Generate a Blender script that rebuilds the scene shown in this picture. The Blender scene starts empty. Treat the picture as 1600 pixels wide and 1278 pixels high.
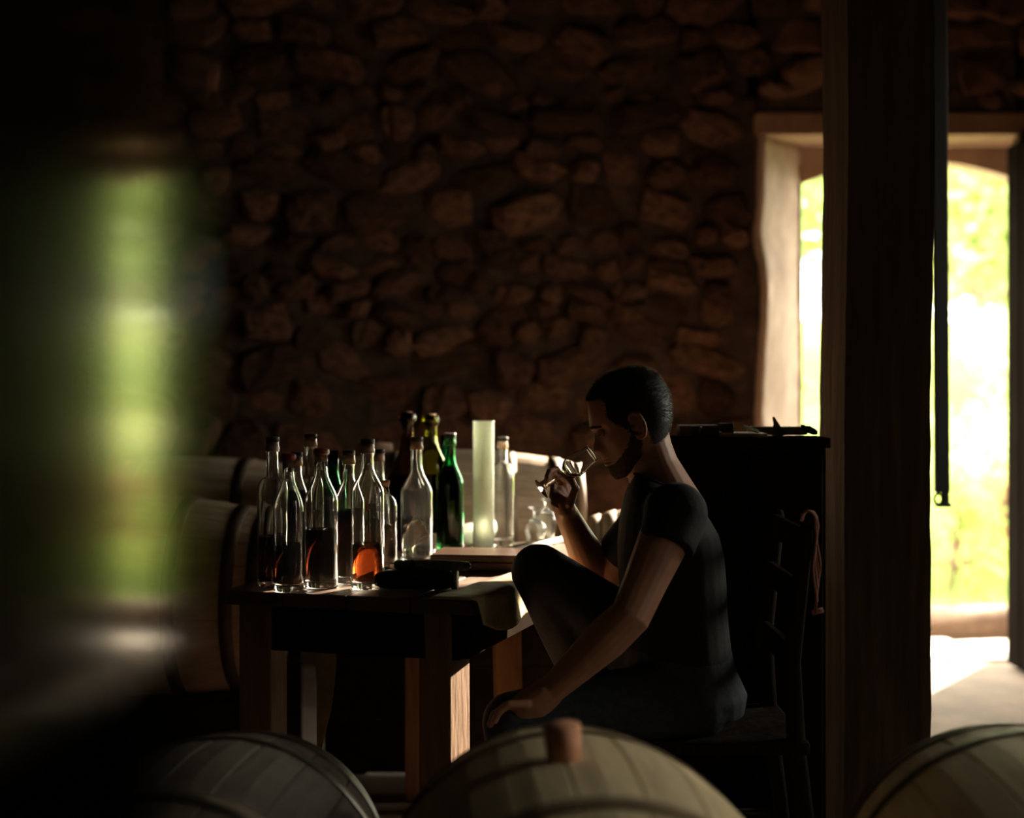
import bpy, bmesh, math, random
from mathutils import Vector, Matrix, Quaternion
random.seed(7)
R = math.radians
scn = bpy.context.scene
C = scn.collection

# ------------------------------------------------------------------ camera
F = 2400.0          # focal length in pixels of the 1600 px wide frame
HZ = 600.0          # horizon row
CAMZ = 1.21
cd = bpy.data.cameras.new('camera'); cam = bpy.data.objects.new('camera', cd); C.objects.link(cam)
cam.location = (0, 0, CAMZ); cam.rotation_euler = (R(90), 0, 0)
cd.sensor_width = 36; cd.lens = F/1600*36; cd.shift_y = -(639-HZ)/1600
cd.clip_start = 0.02; cd.clip_end = 300
cd.dof.use_dof = True; cd.dof.focus_distance = 3.47; cd.dof.aperture_fstop = 1.7
scn.camera = cam
# ------------------------------------------------------------------ light
w = bpy.data.worlds.new('sky'); scn.world = w; w.use_nodes = True
nt = w.node_tree; bg = nt.nodes['Background']
bg.inputs[0].default_value = (1.0, 0.98, 0.82, 1); bg.inputs[1].default_value = 4.5
sd = bpy.data.lights.new('sun', 'SUN'); sun = bpy.data.objects.new('sun', sd); C.objects.link(sun)
sd.energy = 10.0; sd.angle = R(0.6); sd.color = (1.0, 0.80, 0.58)
sun.rotation_euler = Vector((-0.545, -0.838, -0.335)).to_track_quat('-Z', 'Y').to_euler()
pd = bpy.data.lights.new('door_portal', 'AREA'); po = bpy.data.objects.new('door_portal', pd); C.objects.link(po)
pd.shape = 'RECTANGLE'; pd.size = 1.1; pd.size_y = 2.3; pd.cycles.is_portal = True
po.location = (1.82, 7.07, 1.10); po.rotation_euler = (R(-90), 0, 0)
pd2 = bpy.data.lights.new('side_fill_portal', 'AREA'); po2 = bpy.data.objects.new('side_fill_portal', pd2); C.objects.link(po2)  # unseen side opening, added for rim light on the man's back
pd2.shape = 'RECTANGLE'; pd2.size = 1.2; pd2.size_y = 0.7; pd2.cycles.is_portal = True
po2.location = (3.31, 4.47, 1.6); po2.rotation_euler = (0, R(90), 0)
pd3 = bpy.data.lights.new('slot_fill_portal', 'AREA'); po3 = bpy.data.objects.new('slot_fill_portal', pd3); C.objects.link(po3)  # unseen slot opening, added to brighten the foreground barrels
pd3.shape = 'RECTANGLE'; pd3.size = 2.4; pd3.size_y = 0.28; pd3.cycles.is_portal = True
po3.location = (3.31, 2.2, 1.6); po3.rotation_euler = (0, R(90), 0)
scn.view_settings.view_transform = 'Standard'; scn.view_settings.look = 'None'
scn.view_settings.gamma = 1.0; scn.view_settings.use_curve_mapping = False
scn.view_settings.exposure = 2.45

def P(px, py, d):
    return Vector(((px-800)*d/F, d, CAMZ-(py-HZ)*d/F))

# ------------------------------------------------------------------ materials
MATS = {}
def mat(name, col, rough=0.7, metal=0.0, trans=0.0, ior=1.45, col2=None, scale=8.0, stretch=(1,1,1), bump=0.0,
        detail=6.0, spec=0.5, sub=0.0, rnd=0.0, coat=0.0, aniso=0.0):
    if name in MATS: return MATS[name]
    m = bpy.data.materials.new(name); m.use_nodes = True; n = m.node_tree; b = n.nodes['Principled BSDF']
    b.inputs['Base Color'].default_value = (*col, 1); b.inputs['Roughness'].default_value = rough
    b.inputs['Metallic'].default_value = metal; b.inputs['Transmission Weight'].default_value = trans
    b.inputs['IOR'].default_value = ior; b.inputs['Specular IOR Level'].default_value = spec
    b.inputs['Coat Weight'].default_value = coat
    if sub: b.inputs['Subsurface Weight'].default_value = sub; b.inputs['Subsurface Radius'].default_value = (0.012, 0.004, 0.002)
    out = None
    if col2 or bump:
        tc = n.nodes.new('ShaderNodeTexCoord'); mp = n.nodes.new('ShaderNodeMapping'); no = n.nodes.new('ShaderNodeTexNoise')
        mp.inputs['Scale'].default_value = stretch; no.inputs['Scale'].default_value = scale; no.inputs['Detail'].default_value = detail
        no.inputs['Roughness'].default_value = 0.62
        n.links.new(tc.outputs['Object'], mp.inputs[0]); n.links.new(mp.outputs[0], no.inputs['Vector'])
        if col2:
            r = n.nodes.new('ShaderNodeValToRGB'); r.color_ramp.elements[0].position = 0.33; r.color_ramp.elements[1].position = 0.68
            r.color_ramp.elements[0].color = (*col2, 1); r.color_ramp.elements[1].color = (*col, 1)
            n.links.new(no.outputs['Fac'], r.inputs[0]); out = r.outputs[0]
        if bump:
            bp = n.nodes.new('ShaderNodeBump'); bp.inputs['Strength'].default_value = bump; bp.inputs['Distance'].default_value = 0.01
            n.links.new(no.outputs['Fac'], bp.inputs['Height']); n.links.new(bp.outputs[0], b.inputs['Normal'])
    if rnd:
        oi = n.nodes.new('ShaderNodeObjectInfo'); hs = n.nodes.new('ShaderNodeHueSaturation'); mr = n.nodes.new('ShaderNodeMapRange')
        mr.inputs['To Min'].default_value = 1-rnd; mr.inputs['To Max'].default_value = 1+rnd
        n.links.new(oi.outputs['Random'], mr.inputs['Value']); n.links.new(mr.outputs[0], hs.inputs['Value'])
        if out: n.links.new(out, hs.inputs['Color'])
        else: hs.inputs['Color'].default_value = (*col, 1)
        out = hs.outputs[0]
    if out: n.links.new(out, b.inputs['Base Color'])
    MATS[name] = m
    return m

def leafmat(name, col):
    m = bpy.data.materials.new(name); m.use_nodes = True; n = m.node_tree; n.nodes.clear()
    o = n.nodes.new('ShaderNodeOutputMaterial'); d = n.nodes.new('ShaderNodeBsdfDiffuse'); t = n.nodes.new('ShaderNodeBsdfTranslucent'); mx = n.nodes.new('ShaderNodeMixShader')
    g = n.nodes.new('ShaderNodeTexNoise'); g.inputs['Scale'].default_value = 3.0
    r = n.nodes.new('ShaderNodeValToRGB'); r.color_ramp.elements[0].position = .3; r.color_ramp.elements[1].position = .7
    r.color_ramp.elements[0].color = (col[0]*.6, col[1]*.75, col[2]*.6, 1); r.color_ramp.elements[1].color = (*col, 1)
    n.links.new(g.outputs['Fac'], r.inputs[0])
    n.links.new(r.outputs[0], d.inputs[0]); n.links.new(r.outputs[0], t.inputs[0])
    mx.inputs[0].default_value = .55; n.links.new(d.outputs[0], mx.inputs[1]); n.links.new(t.outputs[0], mx.inputs[2]); n.links.new(mx.outputs[0], o.inputs[0])
    return m

M_stone = mat('rubble stone', (.135, .068, .041), .9, col2=(.030, .016, .011), scale=7, bump=.7, rnd=.55, spec=.15)  # blotches and tone spread also imitate patchy light on the wall
M_mortar = mat('old mortar', (.075, .042, .027), .95, col2=(.018, .011, .008), scale=14, bump=1.0)
M_dimwall = mat('low bounce wall', (.05, .034, .025), .95, col2=(.025, .017, .013), scale=5, bump=.6)  # wall colour darkened to cut bounced light in the room
M_plaster = mat('lime plaster', (.52, .38, .29), .9, col2=(.34, .22, .16), scale=4, bump=.4)
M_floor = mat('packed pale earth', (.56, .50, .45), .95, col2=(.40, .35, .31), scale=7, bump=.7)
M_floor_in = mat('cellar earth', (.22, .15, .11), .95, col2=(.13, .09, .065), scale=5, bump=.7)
M_dark = mat('old dark timber', (.05, .037, .028), .85, col2=(.02, .015, .012), scale=6, stretch=(6, 6, .6), bump=.4, spec=0)
M_post = mat('weathered oak post', (.22, .16, .11), .85, col2=(.10, .07, .05), scale=7, stretch=(5, 5, .35), bump=.8)
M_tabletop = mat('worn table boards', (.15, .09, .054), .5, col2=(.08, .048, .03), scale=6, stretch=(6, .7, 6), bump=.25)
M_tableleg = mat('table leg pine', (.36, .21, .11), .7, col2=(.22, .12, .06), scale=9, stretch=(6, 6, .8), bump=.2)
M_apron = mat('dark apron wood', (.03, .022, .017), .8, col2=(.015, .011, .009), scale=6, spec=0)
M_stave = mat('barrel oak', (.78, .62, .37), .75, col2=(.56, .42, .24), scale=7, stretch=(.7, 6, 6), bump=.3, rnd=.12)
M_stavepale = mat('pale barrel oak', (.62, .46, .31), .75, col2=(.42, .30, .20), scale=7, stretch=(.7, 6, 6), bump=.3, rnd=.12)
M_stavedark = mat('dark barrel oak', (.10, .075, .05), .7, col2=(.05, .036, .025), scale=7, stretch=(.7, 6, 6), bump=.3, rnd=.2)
M_hoop = mat('galvanised hoop', (.50, .49, .44), .32, metal=1.0, col2=(.36, .34, .28), scale=10)
M_hooprust = mat('rusted hoop', (.16, .11, .075), .6, metal=.6, col2=(.09, .06, .04), scale=14)
M_hoopwood = mat('chestnut hoop', (.26, .17, .09), .7, col2=(.14, .09, .05), scale=14)
M_cork = mat('cork', (.60, .36, .21), .9, col2=(.40, .22, .12), scale=40)
M_bung = mat('reddish wooden bung', (.75, .34, .20), .8, col2=(.44, .19, .10), scale=30)
M_black = mat('black plastic', (.022, .024, .022), .5)
M_wax = mat('red sealing wax', (.30, .03, .02), .3)
M_waxb = mat('brown red wax', (.34, .07, .03), .4)
M_glass = mat('clear glass', (.97, .985, .95), .02, trans=.98, ior=1.46)
M_glassg = mat('green glass', (.07, .42, .15), .02, trans=1.0, ior=1.46)
M_glasso = mat('olive glass', (.60, .58, .12), .02, trans=1.0, ior=1.46)
M_glassb = mat('dark brown glass', (.30, .17, .07), .03, trans=1.0, ior=1.46)
M_frost = mat('frosted glass', (.86, .92, .80), .35, trans=.72, ior=1.3)
M_amber = mat('amber spirit', (.36, .062, .012), .0, trans=1.0, ior=1.36)
M_damber = mat('dark amber spirit', (.20, .022, .005), .0, trans=1.0, ior=1.36)
M_vdark = mat('very dark spirit', (.035, .006, .003), .0, trans=1.0, ior=1.36)
M_water = mat('clear spirit', (.97, .98, .95), .0, trans=1.0, ior=1.36)
M_skin = mat('skin', (.60, .30, .19), .5, col2=(.50, .23, .145), scale=25, sub=.12)
M_lip = mat('lips', (.50, .22, .17), .45)
M_hair = mat('dark brown hair', (.030, .020, .014), .5)
M_beard = mat('dark beard', (.16, .085, .055), .8, col2=(.035, .02, .014), scale=420)
M_shirt = mat('black cotton', (.014, .015, .015), .85, col2=(.010, .011, .011), scale=80, bump=.15)
M_jean = mat('blue grey denim', (.055, .065, .085), .85, col2=(.03, .036, .05), scale=60, bump=.2)
M_shoe = mat('dark leather', (.03, .022, .017), .5)
M_cloth = mat('ochre canvas', (.46, .36, .15), .9, col2=(.25, .17, .10), scale=14, bump=.4)
M_olive = mat('olive cloth', (.42, .38, .18), .8, col2=(.20, .18, .09), scale=90, bump=.6)
M_case = mat('dark green leather', (.022, .026, .020), .7, col2=(.012, .014, .012), scale=20)
M_box = mat('dark polished box', (.075, .038, .022), .28, col2=(.04, .02, .013), scale=7, stretch=(.7, 5, 5))
M_iron = mat('black iron', (.02, .019, .017), .6, metal=.4)
M_strap = mat('braided strap', (.62, .33, .27), .8, col2=(.34, .14, .11), scale=60)
M_palew = mat('pale board', (.62, .50, .32), .7, col2=(.45, .34, .2), scale=9, stretch=(.6, 5, 5))
M_brownw = mat('brown crate wood', (.34, .20, .12), .8, col2=(.22, .12, .07), scale=9)
M_paper = mat('white paper', (.82, .80, .72), .8)
M_door = mat('dark varnished door', (.03, .03, .013), .09, spec=.9)
M_door.node_tree.nodes['Principled BSDF'].inputs['Specular Tint'].default_value = (1.0, .95, .55, 1)  # tint colours the reflection to imitate yellow-green garden light
M_plank = mat('dark door boards', (.014, .011, .009), .9, col2=(.008, .006, .005), scale=6, stretch=(5, 5, .5), spec=0)
M_log = mat('sun bleached log', (.20, .125, .08), .9, col2=(.10, .06, .038), scale=9, bump=.7)
M_slab = mat('pale flat stone', (.66, .58, .52), .9, col2=(.48, .40, .35), scale=7, bump=.4)
M_red = mat('red paint', (.6, .06, .04), .6)
M_ink = mat('dark ink', (.05, .04, .03), .6)
M_eye = mat('eye', (.05, .035, .03), .2)
M_l1 = leafmat('yellow green leaf', (.46, .50, .15)); M_l2 = leafmat('mid green leaf', (.42, .58, .18)); M_l3 = leafmat('pale leaf', (.74, .72, .40)); M_l4 = leafmat('reddish leaf', (.45, .25, .13))
M_grass = leafmat('grass', (.30, .36, .12))

# ------------------------------------------------------------------ mesh helpers
class MB:
    def __init__(s): s.v = []; s.f = []
    def add(s, vs, fs):
        o = len(s.v); s.v += [Vector(v) for v in vs]; s.f += [tuple(i+o for i in f) for f in fs]
    def box(s, lo, hi, M=None, j=0):
        x0, y0, z0 = lo; x1, y1, z1 = hi
        vs = [Vector(p) for p in ((x0,y0,z0),(x1,y0,z0),(x1,y1,z0),(x0,y1,z0),(x0,y0,z1),(x1,y0,z1),(x1,y1,z1),(x0,y1,z1))]
        if j: vs = [v+Vector((random.uniform(-j,j),random.uniform(-j,j),random.uniform(-j,j))) for v in vs]
        if M: vs = [M @ v for v in vs]
        s.add(vs, [(0,3,2,1),(4,5,6,7),(0,1,5,4),(1,2,6,5),(2,3,7,6),(3,0,4,7)])
    def lathe(s, prof, n=32, M=None, closed=False):
        # prof: list of (r, z); closed: last joins first
        vs = []; fs = []; k = len(prof)
        for i in range(n):
            a = 2*math.pi*i/n; ca, sa = math.cos(a), math.sin(a)
            for r, z in prof:
                v = Vector((r*ca, r*sa, z)); vs.append(M @ v if M else v)
        for i in range(n):
            i2 = (i+1) % n
            for q in range(k if closed else k-1):
                q2 = (q+1) % k
                fs.append((i*k+q, i2*k+q, i2*k+q2, i*k+q2))
        s.add(vs, fs)
    def rings(s, rings, cap=True):
        n = len(rings[0]); vs = [p for r in rings for p in r]; fs = []
        for a in range(len(rings)-1):
            for i in range(n):
                j = (i+1) % n
                fs.append((a*n+i, a*n+j, (a+1)*n+j, (a+1)*n+i))
        if cap:
            fs.append(tuple(range(n-1, -1, -1))); fs.append(tuple((len(rings)-1)*n+i for i in range(n)))
        s.add(vs, fs)
    def tube(s, pts, rad, n=14, cap=True, flat=1.0, side=None):
        pts = [Vector(p) for p in pts]; rr = rad if isinstance(rad, (list, tuple)) else [rad]*len(pts)
        rings = []; ref = Vector(side) if side else None
        for i, p in enumerate(pts):
            t = (pts[min(i+1, len(pts)-1)]-pts[max(i-1, 0)]).normalized()
            if ref is None: ref = t.orthogonal()
            a = (ref - t*ref.dot(t)).normalized(); b = t.cross(a); 
            if not side: ref = a
            rings.append([p + a*math.cos(2*math.pi*k/n)*rr[i] + b*math.sin(2*math.pi*k/n)*rr[i]*flat for k in range(n)])
        s.rings(rings, cap)
    def sphere(s, c, r, n=14, M=None):
        c = Vector(c); r = Vector((r, r, r)) if not isinstance(r, (tuple, list, Vector)) else Vector(r)
        m = n//2; rg = []
        for i in range(1, m):
            a = math.pi*i/m
            ring = []
            for k in range(n):
                b = 2*math.pi*k/n
                v = Vector((math.sin(a)*math.cos(b)*r.x, math.sin(a)*math.sin(b)*r.y, math.cos(a)*r.z))
                ring.append(c + (M @ v if M else v))
            rg.append(ring)
        s.rings(rg, True)
    def capsule(s, pts, rad, n=14, flat=1.0, side=None):
        rr = rad if isinstance(rad, (list, tuple)) else [rad]*len(pts)
        s.tube(pts, rr, n, True, flat, side)
        s.sphere(pts[0], rr[0], n); s.sphere(pts[-1], rr[-1], n)
    def mesh(s, name):
        me = bpy.data.meshes.new(name); me.from_pydata([tuple(v) for v in s.v], [], s.f); me.update()
        bm = bmesh.new(); bm.from_mesh(me); bmesh.ops.recalc_face_normals(bm, faces=bm.faces); bm.to_mesh(me); bm.free()
        return me
    def obj(s, name, m, parent=None, smooth=False, bevel=0.0):
        return link(name, s.mesh(name), m, parent, smooth, bevel)

def link(name, me, m, parent=None, smooth=False, bevel=0.0):
    o = bpy.data.objects.new(name, me); C.objects.link(o)
    if m: me.materials.clear(); me.materials.append(m)
    if parent: o.parent = parent
    if smooth: me.polygons.foreach_set('use_smooth', [True]*len(me.polygons))
    if bevel:
        b = o.modifiers.new('bevel', 'BEVEL'); b.width = bevel; b.segments = 2; b.limit_method = 'ANGLE'; b.angle_limit = R(40)
    return o
def tag(o, label=None, cat=None, group=None, kind=None):
    if label: o['label'] = label
    if cat: o['category'] = cat
    if group: o['group'] = group
    if kind: o['kind'] = kind
    return o
def empty(name, loc, rz=0, label=None, cat=None, group=None):
    o = bpy.data.objects.new(name, None); C.objects.link(o); o.location = loc; o.rotation_euler = (0, 0, rz); o.empty_display_size = .05
    return tag(o, label, cat, group)
def boxo(name, lo, hi, m, parent=None, bevel=0.0, j=0):
    b = MB(); b.box(lo, hi, j=j); return b.obj(name, m, parent, bevel=bevel)
def remesh(mb, name, voxel, smooth_it=3, fac=.5):
    me = mb.mesh(name+'_src'); o = bpy.data.objects.new(name+'_src', me); C.objects.link(o)
    r = o.modifiers.new('r', 'REMESH'); r.mode = 'VOXEL'; r.voxel_size = voxel; r.adaptivity = 0
    if smooth_it: sm = o.modifiers.new('s', 'SMOOTH'); sm.factor = fac; sm.iterations = smooth_it
    dg = bpy.context.evaluated_depsgraph_get(); ev = o.evaluated_get(dg)
    out = bpy.data.meshes.new_from_object(ev); out.name = name
    bpy.data.objects.remove(o); bpy.data.meshes.remove(me)
    return out
def interp(x, xs, ys):
    # xs descending or ascending
    if xs[0] > xs[-1]: xs = xs[::-1]; ys = ys[::-1]
    if x <= xs[0]: return ys[0]
    for i in range(len(xs)-1):
        if x <= xs[i+1]:
            t = (x-xs[i])/(xs[i+1]-xs[i]) if xs[i+1] > xs[i] else 0
            return ys[i]+(ys[i+1]-ys[i])*t
    return ys[-1]

# ================================================================== SETTING
WY = 6.60; WO = 7.05; CEIL = 3.10
XL, XR, YB = -3.2, 2.6, -1.6
# floor and outside ground
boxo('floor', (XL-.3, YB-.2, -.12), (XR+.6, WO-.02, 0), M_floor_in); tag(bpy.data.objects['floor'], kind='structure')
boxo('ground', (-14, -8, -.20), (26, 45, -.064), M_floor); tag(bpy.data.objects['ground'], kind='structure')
# back wall: mortar core with splayed doorway
def prism(mb, poly, z0, z1):
    n = len(poly); vs = [(x, y, z0) for x, y in poly]+[(x, y, z1) for x, y in poly]
    mb.add(vs, [tuple(range(n-1, -1, -1)), tuple(range(n, 2*n))]+[(i, (i+1) % n, (i+1) % n+n, i+n) for i in range(n)])
DX0, DX1 = 1.059, 2.165      # inner door edges
OX0, OX1 = 1.307, 2.32       # outer door edges
LZ = 2.274
b = MB()
prism(b, [(XL-.4, WY), (DX0, WY), (OX0, WO), (XL-.4, WO)], 0, CEIL+.2)
prism(b, [(DX1, WY), (XR+.4, WY), (XR+.4, WO), (OX1, WO)], 0, CEIL+.2)
prism(b, [(DX0-.05, WY), (DX1+.02, WY), (OX1+.02, WO), (OX0-.05, WO)], LZ+.10, CEIL+.2)
wall_back = b.obj('wall_back', M_mortar); tag(wall_back, kind='structure')
# plastered left reveal (slightly lumpy skin on the splay), right reveal
def reveal(name, x0, y0, x1, y1, z1, out, seed):
    rnd = random.Random(seed); nx, nz = 12, 44; vs = []; fs = []
    dx, dy = x1-x0, y1-y0; L = math.hypot(dx, dy); nrm = Vector((dy/L, -dx/L, 0))*out
    for i in range(nx+1):
        for k in range(nz+1):
            t = i/nx; z = z1*k/nz
            e = .012+.010*math.sin(z*7+seed)*(1-t)+rnd.uniform(-.004, .004)
            sh = -.02*math.exp(-((z-1.84)/.10)**2)*(1-t) + -.012*math.exp(-((z-1.07)/.05)**2)*(1-t)
            p = Vector((x0+dx*t+sh*out, y0+dy*t, z))+nrm*e
            if i == 0: p.y -= .006*rnd.random()
            vs.append(p)
    for i in range(nx):
        for k in range(nz):
            a = i*(nz+1)+k; fs.append((a, a+1, a+nz+2, a+nz+1))
    m = MB(); m.add(vs, fs); o = m.obj(name, M_plaster, None, True)
    s = o.modifiers.new('t', 'SOLIDIFY'); s.thickness = .03; s.offset = 0
    return tag(o, kind='structure')
reveal('trim_1', DX0, WY-.004, OX0-.03, WO-.12, LZ+.02, 1, 3)
# timber lintel boards spanning the doorway (soffit)
lint = empty('trim_2', (0, 0, 0)); tag(lint, kind='structure')
for i in range(4):
    y0 = WY-.02+i*.085
    boxo('lintel_board', (DX0-.02, y0, LZ+random.uniform(0, .012)), (DX1+.12, y0+.08, LZ+.10), M_brownw, lint, bevel=.006)
# stone arch on the outer side
b = MB(); pts = []
for i in range(17):
    x = OX0-.02+(OX1-OX0+.04)*i/16; t = (x-(OX0+OX1)/2)/((OX1-OX0)/2)
    pts.append((x, 2.219-.105*t*t))
vs = []; fs = []
for y in (WO-.13, WO):
    for x, z in pts: vs.append((x, y, z))
    for x, z in pts: vs.append((x, y, LZ+.14))
n = 17
for i in range(n-1):
    fs += [(i, i+1, n+i+1, n+i), (2*n+i, 3*n+i, 3*n+i+1, 2*n+i+1), (i, 2*n+i, 2*n+i+1, i+1), (n+i, n+i+1, 3*n+i+1, 3*n+i)]
fs += [(0, n, 3*n, 2*n), (n-1, 3*n-1, 4*n-1, 2*n-1)]
b.add(vs, fs); tag(b.obj('trim_3', M_plaster), kind='structure')
# door frame post on the outer left edge
tag(boxo('trim_4', (OX0-.072, WO-.15, 0), (OX0, WO, 2.20), M_brownw, bevel=.006, j=.004), kind='structure')
# threshold stone
tag(boxo('trim_5', (OX0-.02, WO-.35, -.02), (OX1+.02, WO+.02, .012), M_slab, bevel=.01), kind='structure')
# other walls, ceiling
tag(boxo('wall_left', (XL-.4, YB-.3, 0), (XL, WO, CEIL+.2), M_dimwall), kind='structure')
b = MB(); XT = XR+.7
for y0, y1, z0, z1 in ((YB-.3, 2.07, 0, CEIL+.2), (2.07, 2.35, 0, .4), (2.07, 2.35, 2.8, CEIL+.2), (2.35, 4.12, 0, CEIL+.2), (4.12, 4.82, 0, 1.0), (4.12, 4.82, 2.2, CEIL+.2), (4.82, WO, 0, CEIL+.2)):  # both openings are added out of view to let in fill light
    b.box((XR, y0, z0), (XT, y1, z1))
tag(b.obj('wall_right', M_dimwall), kind='structure')
tag(boxo('wall_front', (XL-.4, YB-.3, 0), (XR+.4, YB, CEIL+.2), M_dimwall), kind='structure')
ceil = tag(boxo('ceiling', (XL-.4, YB-.3, CEIL), (XR+.4, WO, CEIL+.12), M_dark), kind='structure')
for x in (-2.2, -1.1, 0.0, 2.0):
    boxo('ceiling_beam', (x-.09, YB, CEIL-.2), (x+.09, WY, CEIL+.01), M_dark, ceil, bevel=.012)

# rubble stones of the back wall: 300 nearest the picture as separate stones
rs = random.Random(21)
def stone_mesh(k):
    r = random.Random(100+k); n = 8; m = MB(); out = []; mid = []; inn = []
    for i in range(n):
        a = 2*math.pi*i/n+r.uniform(-.16, .16); e = 2.6+r.random()*1.2
        c, s_ = math.cos(a), math.sin(a); q = (abs(c)**e+abs(s_)**e)**(-1/e)*r.uniform(.70, 1.0)
        x, z = .5*q*c, .5*q*s_
        out.append((x, 0, z)); mid.append((x*.94, -r.uniform(.35, .8), z*.94)); inn.append((x*.66+r.uniform(-.06, .06), -r.uniform(.65, 1.0), z*.66+r.uniform(-.06, .06)))
    vs = out+mid+inn+[(0, -.95, 0)]; fs = []
    for i in range(n):
        j = (i+1) % n
        fs += [(i, j, n+j, n+i), (n+i, n+j, 2*n+j, 2*n+i), (2*n+i, 2*n+j, 3*n)]
    m.add(vs, fs); me = m.mesh('stone'); me.materials.append(M_stone); return me
SM = [stone_mesh(k) for k in range(16)]
slots = []
z = .04
while z < CEIL-.03:
    h = rs.choice((.07, .09, .11, .13, .155, .18)); x = XL+.02+rs.random()*.1
    while x < XR:
        wd = h*rs.uniform(1.0, 2.5)
        cx, cz = x+wd/2, z+h/2+rs.uniform(-.035, .035)
        if not (DX0-wd*.40 < cx < DX1+wd*.40 and cz < LZ+.12+h/2):
            slots.append((cx, cz, wd*rs.uniform(1.0, 1.35), h*rs.uniform(.95, 1.5)))
        x += wd+rs.uniform(.0, .014)
    z += h+.004
vis = [q for q in slots if -1.35 < q[0] < 1.15 and q[1] > .90]
vis.sort(key=lambda q: -q[2]*q[3]); keep = set(vis[:298])
rest = MB()
for q in slots:
    cx, cz, wd, h = q; dp = rs.uniform(.012, .085)
    rot = Matrix.Rotation(rs.uniform(-.4, .4), 4, 'Y') @ Matrix.Rotation(rs.uniform(-.25, .25), 4, 'Z') @ Matrix.Rotation(rs.uniform(-.25, .25), 4, 'X')
    T = Matrix.Translation((cx, WY+.008, cz)) @ rot @ Matrix.Diagonal((wd, dp, h, 1)); me = SM[rs.randrange(16)]
    if q in keep:
        o = bpy.data.objects.new('stone', me); C.objects.link(o); o.parent = wall_back; o.matrix_world = T
    else:
        rest.add([T @ v.co for v in me.vertices], [tuple(p.vertices) for p in me.polygons])
tag(rest.obj('stones', M_stone, wall_back), kind='stuff')

# ---- timber post carrying the roof
def rough_post(name, x0, x1, y0, y1, z1, m, seed, nz=44, amp=.006):
    r = random.Random(seed); n_e = 6; rings = []
    base = []
    for (ax, ay), (bx, by) in (((x0, y0), (x1, y0)), ((x1, y0), (x1, y1)), ((x1, y1), (x0, y1)), ((x0, y1), (x0, y0))):
        for i in range(n_e): base.append((ax+(bx-ax)*i/n_e, ay+(by-ay)*i/n_e))
    off = [r.uniform(-amp, amp)*.5 for _ in base]
    for k in range(nz+1):
        zz = z1*k/nz; sx = .006*math.sin(zz*1.7+seed)+.004*math.sin(zz*4.1); ring = []
        cx, cy = (x0+x1)/2, (y0+y1)/2
        for i, (x, y) in enumerate(base):
            d = 1+(off[i]+r.uniform(-amp, amp)*.35)/.1*.5
            ring.append(Vector((cx+(x-cx)*d+sx, cy+(y-cy)*d, zz)))
        rings.append(ring)
    b = MB(); b.rings(rings); return b.obj(name, m)
post = rough_post('timber_post', .834, 1.052, 3.85, 4.17, CEIL-.2, M_post, 5)
tag(post, 'massive weathered squared oak post standing in front of the bright doorway', 'post')
tag(boxo('roof_beam', (.78, YB, CEIL-.21), (1.10, WY, CEIL-.001), M_dark, bevel=.012), 'dark roof beam resting on the weathered oak post', 'beam')

# ---- added door leaf, makes a dark strip at the right jamb
dl = empty('added_door_1', (0, 0, 0)); tag(dl, kind='structure')
for i in range(6):
    y0 = 5.60+i*.16
    boxo('door_board', (2.113+random.uniform(0, .004), y0+.003, .02), (2.149, y0+.158, 2.22), M_plank, dl, bevel=.004)
for z in (.35, 1.7):
    boxo('door_brace', (2.149, 5.63, z), (2.18, 6.52, z+.12), M_plank, dl, bevel=.004)
# ---- varnished door leaf ajar right beside the lens
th = R(2.5); c0 = Vector((-.0763, .30, 0)); tdir = Vector((math.sin(th), math.cos(th), 0)); ndir = Vector((-math.cos(th), math.sin(th), 0))
d2 = empty('door_2', (0, 0, 0)); tag(d2, kind='structure')
def slab(name, t0, t1, n0, n1, z0, z1, m, par, bevel=.004):
    bb = MB(); vs = []
    for zz in (z0, z1):
        for t, n_ in ((t0, n0), (t1, n0), (t1, n1), (t0, n1)): vs.append(c0+tdir*t+ndir*n_+Vector((0, 0, zz)))
    bb.add(vs, [(0, 3, 2, 1), (4, 5, 6, 7), (0, 1, 5, 4), (1, 2, 6, 5), (2, 3, 7, 6), (3, 0, 4, 7)])
    return bb.obj(name, m, par, bevel=bevel)
slab('door_panel', -.60, .036, 0, .04, 1.158, 2.2, M_door, d2)
slab('lower_panel', -.60, .036, 0, .04, .01, 1.150, M_plank, d2)
slab('door_edge_strip', .036, .045, -.001, .042, .01, 2.2, M_brownw, d2, .003)

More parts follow.
